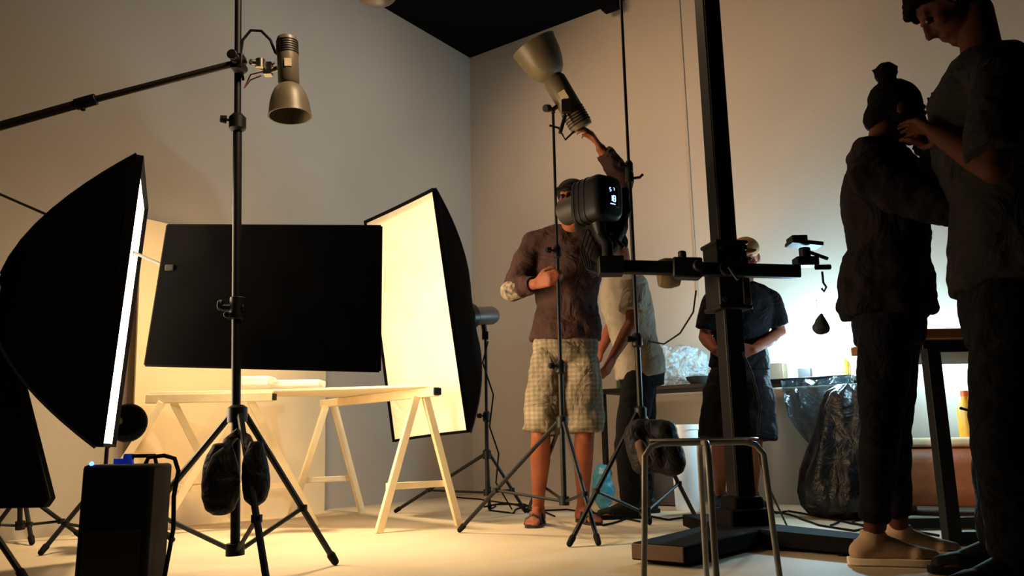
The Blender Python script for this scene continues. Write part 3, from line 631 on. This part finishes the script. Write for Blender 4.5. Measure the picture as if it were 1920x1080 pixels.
# -- tall man
J=dict(bf=(-1,-.05,0),hd=W(1780,14,2.44),fw=(-.78,.34,-.66),nk=W(1842,104,2.39),pe=W(1892,545,2.36),
 sA=W(1872,168,2.17),eA=W(1868,318,2.10),wA=W(1754,250,2.36),hA=(W(1680,212,2.60)-W(1754,250,2.36),(-.1,.8,.4),-1,.28),
 sB=W(1856,158,2.57),eB=W(1862,322,2.64),wB=W(1798,238,2.74),hB=(W(1742,196,2.86)-W(1798,238,2.74),(-.1,-.6,-.2),1,.4),
 pA=W(1892,580,2.27),kA=W(1884,830,2.27),fA=F(1912,1112),pB=W(1892,578,2.45),kB=W(1878,830,2.48),fB=F(1880,1076),
 tA=(-1,-.1,0),tB=(-1,.1,0),topname='t_shirt',botname='trousers')
person('person','tall person in grey t-shirt and black trousers, arms extended forward',J,(cloth('grey_cotton',(42,40,42),var=.04,spec=.1),.030,.86,-.02,.024),(cloth('black_trousers',(12,11,14)),.022,1.95,.022),('shoe',mat('dark_shoe',(20,18,18),.7),RUB),('curly',HAIR),SKIN2,s=1.03,vox=.007)
# ---------------------------------------------------------------- back tables and clutter
Mw=Matrix((dr,-nr,UP)).transposed()
ta,tb_=rw_t(1135,.3),rw_t(1602,.3)
hT=.80
e=thing('work_table','dark narrow work table along the wall behind people','table',RWp((ta+tb_)/2,.3))
MB().box(RWp((ta+tb_)/2,.28,hT),(tb_-ta,.44,.03),Mw).obj('table_top',BLK2,e,bevel=.004)
for t_ in (ta+.05,tb_-.05):
    for o in (.1,.46): MB().box(RWp(t_,o,hT/2-.01),(.035,.035,hT-.02),Mw).obj('leg',BLK,e,bevel=.003)
PLA=mat('clear_plastic',(205,222,228),.2,alpha=.55,bump=1,bs=16,bd=.06)
def crump(name,label,cat,c,size,m,disp=.07,ds=.06,vox=.015,group=None):
    mb=MB(); mb.ell(c,size)
    for k in range(5): mb.ell(c+V((random.uniform(-.6,.6)*size[0],random.uniform(-.5,.5)*size[1],random.uniform(-.3,.5)*size[2])),(size[0]*.5,size[1]*.6,size[2]*.5))
    o=mb.obj(name,m,None,remesh=vox,smooth=1,disp=disp,dscale=ds); tag(o,label,cat,group); return o
def tab(u,off): return RWp(rw_t(u,off),off,hT+.015)
crump('plastic_bag','crumpled clear plastic bag on the dark work table','plastic bag',tab(1278,.26)+UP*.15,(.19,.10,.14),PLA,.08,ds=.05,vox=.010)
m=MB(); q=tab(1306,.42); m.lathe([(0,.04),(0,.055),(.6,.08),(1,.09),(1,.084),(.6,.072),(.1,.045)],q,UP*.05,28); tag(m.obj('bowl',mat('dark_bowl',(34,38,32),.5)),'dark shallow bowl standing on the work table','bowl')
for u_,o_,s_,c_ in ((1345,.3,.05,(60,48,40)),(1425,.35,.04,(40,44,50)),(1450,.22,.06,(90,70,50)),(1505,.3,.035,(46,40,38))):
    tag(MB().box(tab(u_,o_)+UP*s_,(s_*2.2,s_*1.6,s_*2),Mw).obj('box',mat('small_box_%d'%u_,c_,.7),None,bevel=.004),'small dark cardboard box on the work table','box','boxes on the work table')
q0=RWp(rw_t(1464,.53),.53,hT); q1=RWp(rw_t(1600,.53),.53,hT)
rs=[]
for i in range(11):
    t_=i/10; w_=[1,.99,.97,.93,.88,.82,.74,.64,.5,.34,.12][i]; z_=hT-.0-.44*t_; mid=(q0+q1)/2-dr*.01*t_
    r_=[]
    for k in range(48):
        an=2*math.pi*k/48; hw=(q1-q0).length/2*w_; th_=.03+.07*math.sin(math.pi*min(1,t_+.1))
        p=mid+dr*hw*math.cos(an)+nr*(th_*math.sin(an)+.05); p.z=z_+.03*noise.noise(p*9); p+=nr*(.05*noise.noise(p*16)+.015*math.sin(an*9+t_*5)); r_.append(p)
    rs.append(r_)
tag(MB().rings(rs,cap=False).obj('plastic_bag',mat('hanging_plastic',(66,80,84),.2,alpha=.6,bump=1,bs=10,bd=.05)),'translucent plastic bag hanging from work table edge','plastic bag')
rs=[]; qb=RWp(rw_t(1552,.82),.82)
prof=[(.74,.06),(.70,.13),(.62,.16),(.50,.175),(.38,.20),(.26,.225),(.14,.23),(.06,.21),(.012,.17)]
for z_,r0 in prof:
    r_=[]
    for k in range(72):
        an=2*math.pi*k/72
        fold=1+.07*math.sin(an*6+3*z_)+.05*math.sin(an*11-6*z_)+.20*noise.noise(V((math.cos(an)*1.5,math.sin(an)*1.5,z_*3)))
        r_.append(qb+(dr*math.cos(an)*r0+nr*math.sin(an)*r0*.75)*fold+UP*(z_+(.05*noise.noise(V((math.cos(an)*2,math.sin(an)*2,4))) if z_>.5 else 0))+nr*(-.10*z_)+dr*(.12*z_))
    rs.append(r_)
tag(MB().rings(rs).obj('rubbish_bag',mat('black_polythene',(8,8,10),.4,bump=.5,bs=9,bd=.05,spec=.35),ang=80),'black plastic rubbish bag draped from table edge to floor','rubbish bag')
q=F(1290,956); MB_=MB(); MB_.lathe([(0,.0),(0,.072),(.05,.078),(.94,.092),(.94,.098),(1,.098),(1,.09),(.94,.085),(.1,.07),(.1,0)],q,UP*.54,30); tag(MB_.obj('bin',mat('white_plastic_glow',(225,228,226),.5,var=.04,emit=(215,235,240),es=.18)),'tall white plastic bin beside the work table','bin')  # weak emission stands in for light falling on the bin
crump('plastic_bag','crumpled teal plastic bag on floor behind the man','plastic bag',F(1132,958)+UP*.15,(.07,.09,.15),mat('teal_plastic',(60,130,150),.3),.05)
def bottle(name,label,p,h,r,m,capm,cat='bottle'):
    e=thing(name,label,cat,p); MB().lathe([(0,0),(0,r),(.6,r),(.72,r*.75),(.8,r*.38),(.9,r*.36),(.9,0)],p,UP*h,24).obj('bottle_body',m,e)
    MB().cyl(p+UP*h*.88,p+UP*h,r*.42).obj('bottle_cap',capm,e); return e
YEL=mat('yellow_plastic',(215,150,30),.4); CW=mat('white_cap',(230,230,225),.4); GRN=mat('green_glass',(60,100,40),.2)
bottle('bottle','small bottle with yellow label on work table',tab(1582,.3),.13,.028,YEL,CW)
bottle('bottle','green glass bottle on the dark work table',tab(1160,.3),.24,.033,GRN,BLK)
bottle('bottle','small white bottle on the dark work table',tab(1240,.3),.14,.03,CW,BLK)
tag(MB().box(tab(1195,.3)+UP*.05,(.2,.14,.10),Mw).obj('cardboard_box',mat('cardboard',(120,84,50),.8),None,bevel=.004),'small brown cardboard box on work table','box')
tag(MB().box(RWp(rw_t(1240,.35),.35,.14),(.34,.26,.28),Mw).obj('storage_case',mat('dark_case',(26,28,36),.5),None,bevel=.012),'dark storage case on floor beneath the work table','case')
e=thing('counter_table','tall wooden topped table with dark square legs','table',V((2.2,3.4,0)))
tz=W(1752,628,3.42).z; lx=W(1752,800,3.42).x
MB().box(V((lx+.55,3.72,tz)),(1.2,.68,.045)).obj('table_top',mat('brown_wood',(140,86,48),.5,var=.3,scale=6),e,bevel=.005)
MB().box(V((lx+.55,3.72,tz-.05)),(1.12,.60,.05)).obj('apron_frame',BLK,e,bevel=.004)
for x_,y_ in ((lx+.02,3.42),(lx+1.08,3.42),(lx+.02,4.0),(lx+1.08,4.0)):
    MB().box(V((x_,y_,tz/2-.03)),(.058,.058,tz-.06)).obj('leg',BLK2,e,bevel=.003)
for y_ in (3.42,4.0): MB().box(V((lx+.55,y_,.03)),(1.06,.05,.05)).obj('stretcher',BLK2,e,bevel=.003)
tq=rw_t(1790,.4)
e=thing('bench_seat','orange brown upholstered bench with rounded ends against wall','bench',RWp(tq,.35))
mb=MB(); mb.box(RWp(tq,.33,.22),(.92,.46,.34),Mw); o=mb.obj('upholstered_body',mat('orange_leather',(158,84,42),.55,bump=.2),e)
md=o.modifiers.new('b','BEVEL'); md.width=.10; md.segments=6
mb=MB(); mb.box(RWp(tq,.33,.405),(.84,.42,.05),Mw); o=mb.obj('seat_cushion',mat('cream_cushion',(205,175,135),.8),e); md=o.modifiers.new('b','BEVEL'); md.width=.02; md.segments=4
for k in(-1,1): MB().box(RWp(tq+k*.36,.33,.03),(.05,.36,.06),Mw).obj('foot',BLK,e)
for u_,hh,r_ in ((1797,.26,.05),(1826,.30,.045)):
    p=RWp(rw_t(u_,.35),.35,.432)
    bottle('bottle','yellow plastic bottle standing on the orange bench',p,hh,r_,YEL,mat('orange_cap',(210,90,30),.4)).__setitem__('group','yellow bottles on the bench')
p=W(704,-16,3.4)
e=thing('pendant_lamp','silver dome pendant lamp hanging from the dark ceiling','lamp',p)
MB().lathe([(0,.110),(.08,.114),(.35,.108),(.65,.085),(.85,.05),(1,.02),(.97,.0),(.6,.08),(.3,.10),(.02,.105)],p,UP*.16,36).obj('lamp_shade',CHR,e)
MB().ell(p,(.104,.104,.062)).obj('bulb',mat('frosted_glass',(110,106,100),.35,.5),e)
MB().sweep([p+UP*.15,V((p.x,p.y,H))],.005).obj('cord',RUB,e)
def cable(label,pts,r=.0055,wig=.03):
    P=[F(u,v,r) for u,v in pts]; out=[]
    for i in range(len(P)-1):
        for k in range(6):
            q=lerp(P[i],P[i+1],k/6); n_=noise.noise(q*3); q=q+V((n_*wig,-n_*wig,0)); q.z=r; out.append(q)
    out.append(P[-1]); tag(MB().sweep(out,r,8).obj('cable',RUB),label,'cable')
cable('black cable snaking over floor behind the man',[(850,932),(900,936),(960,945),(1000,958),(1060,955),(1140,965),(1200,978)])
cable('black cable coiled on the floor near strobe stand',[(905,950),(950,943),(985,948),(960,962),(920,957),(930,946),(980,945),(1040,968)])
cable('black cable crossing floor toward the counter table',[(1450,962),(1480,958),(1510,965),(1560,972),(1600,982),(1700,994),(1760,1004)])
cable('black cable looped on the floor beside column base',[(1560,985),(1590,970),(1620,968),(1600,980),(1640,992),(1700,1010),(1780,1030),(1850,1045)])
cable('black cable winding on the floor under the work table',[(1430,955),(1500,970),(1540,985),(1600,995),(1660,985),(1700,975),(1760,985)])
cable('black cable curving across floor behind the stool',[(1130,985),(1170,972),(1220,968),(1260,975),(1300,965),(1340,972)])
m=MB(); m.sweep([W(1800,765,3.36),W(1835,775,3.36),W(1842,850,3.36),W(1835,930,3.36),F(1830,1005)],.006); tag(m.obj('cable',RUB),'black cable hanging from the counter table','cable')
# ---------------------------------------------------------------- lights
def area(name,loc,tgt,size,power,col,spread=None):
    l=bpy.data.lights.new(name,'AREA'); l.size=size; l.energy=power; l.color=col
    if spread: l.spread=math.radians(spread)
    o=bpy.data.objects.new(name,l); sc.collection.objects.link(o); o.location=loc; o.rotation_euler=(V(tgt)-V(loc)).to_track_quat('-Z','Y').to_euler(); return o
def point(name,loc,power,col,r=.06):
    l=bpy.data.lights.new(name,'POINT'); l.energy=power; l.color=col; l.shadow_soft_size=r
    o=bpy.data.objects.new(name,l); sc.collection.objects.link(o); o.location=loc; return o
point('cool_light',RWp(rw_t(1520,.44),.44,hT+.20),62,(.48,.82,1),.05)
point('cool_light',RWp(rw_t(1775,.25),.25,.95),16,(.50,.82,1),.05)
point('cool_light',RWp(rw_t(1640,.9),.9,.9),16,(.50,.82,1),.06)  # added light hidden behind the woman, brightens the floor
area('warm_wall_wash',V((-.6,4.7,3.9)),V((1.8,5.7,1.9)),.8,24,(1,.62,.36),120)
area('overhead_fill',V((.0,4.6,4.05)),V((-1.7,6.0,1.6)),1.4,22,(1,.93,.84),132)  # added fill near the ceiling that lifts the back walls
area('table_fill',W(520,-120,4.1),V((-1.2,4.2,0)),.35,32,(1,.74,.44),74)  # added light above the view, warms table and backdrop
area('boom_lamp_fill',V((.3,2.0,3.5)),V((-.85,2.85,1.9)),.3,6,(1,.74,.48),50)  # added light that brightens the boom strobe and its stand
w=bpy.data.worlds.new('world'); sc.world=w; w.use_nodes=True; w.node_tree.nodes['Background'].inputs[0].default_value=(.05,.045,.045,1); w.node_tree.nodes['Background'].inputs[1].default_value=.12
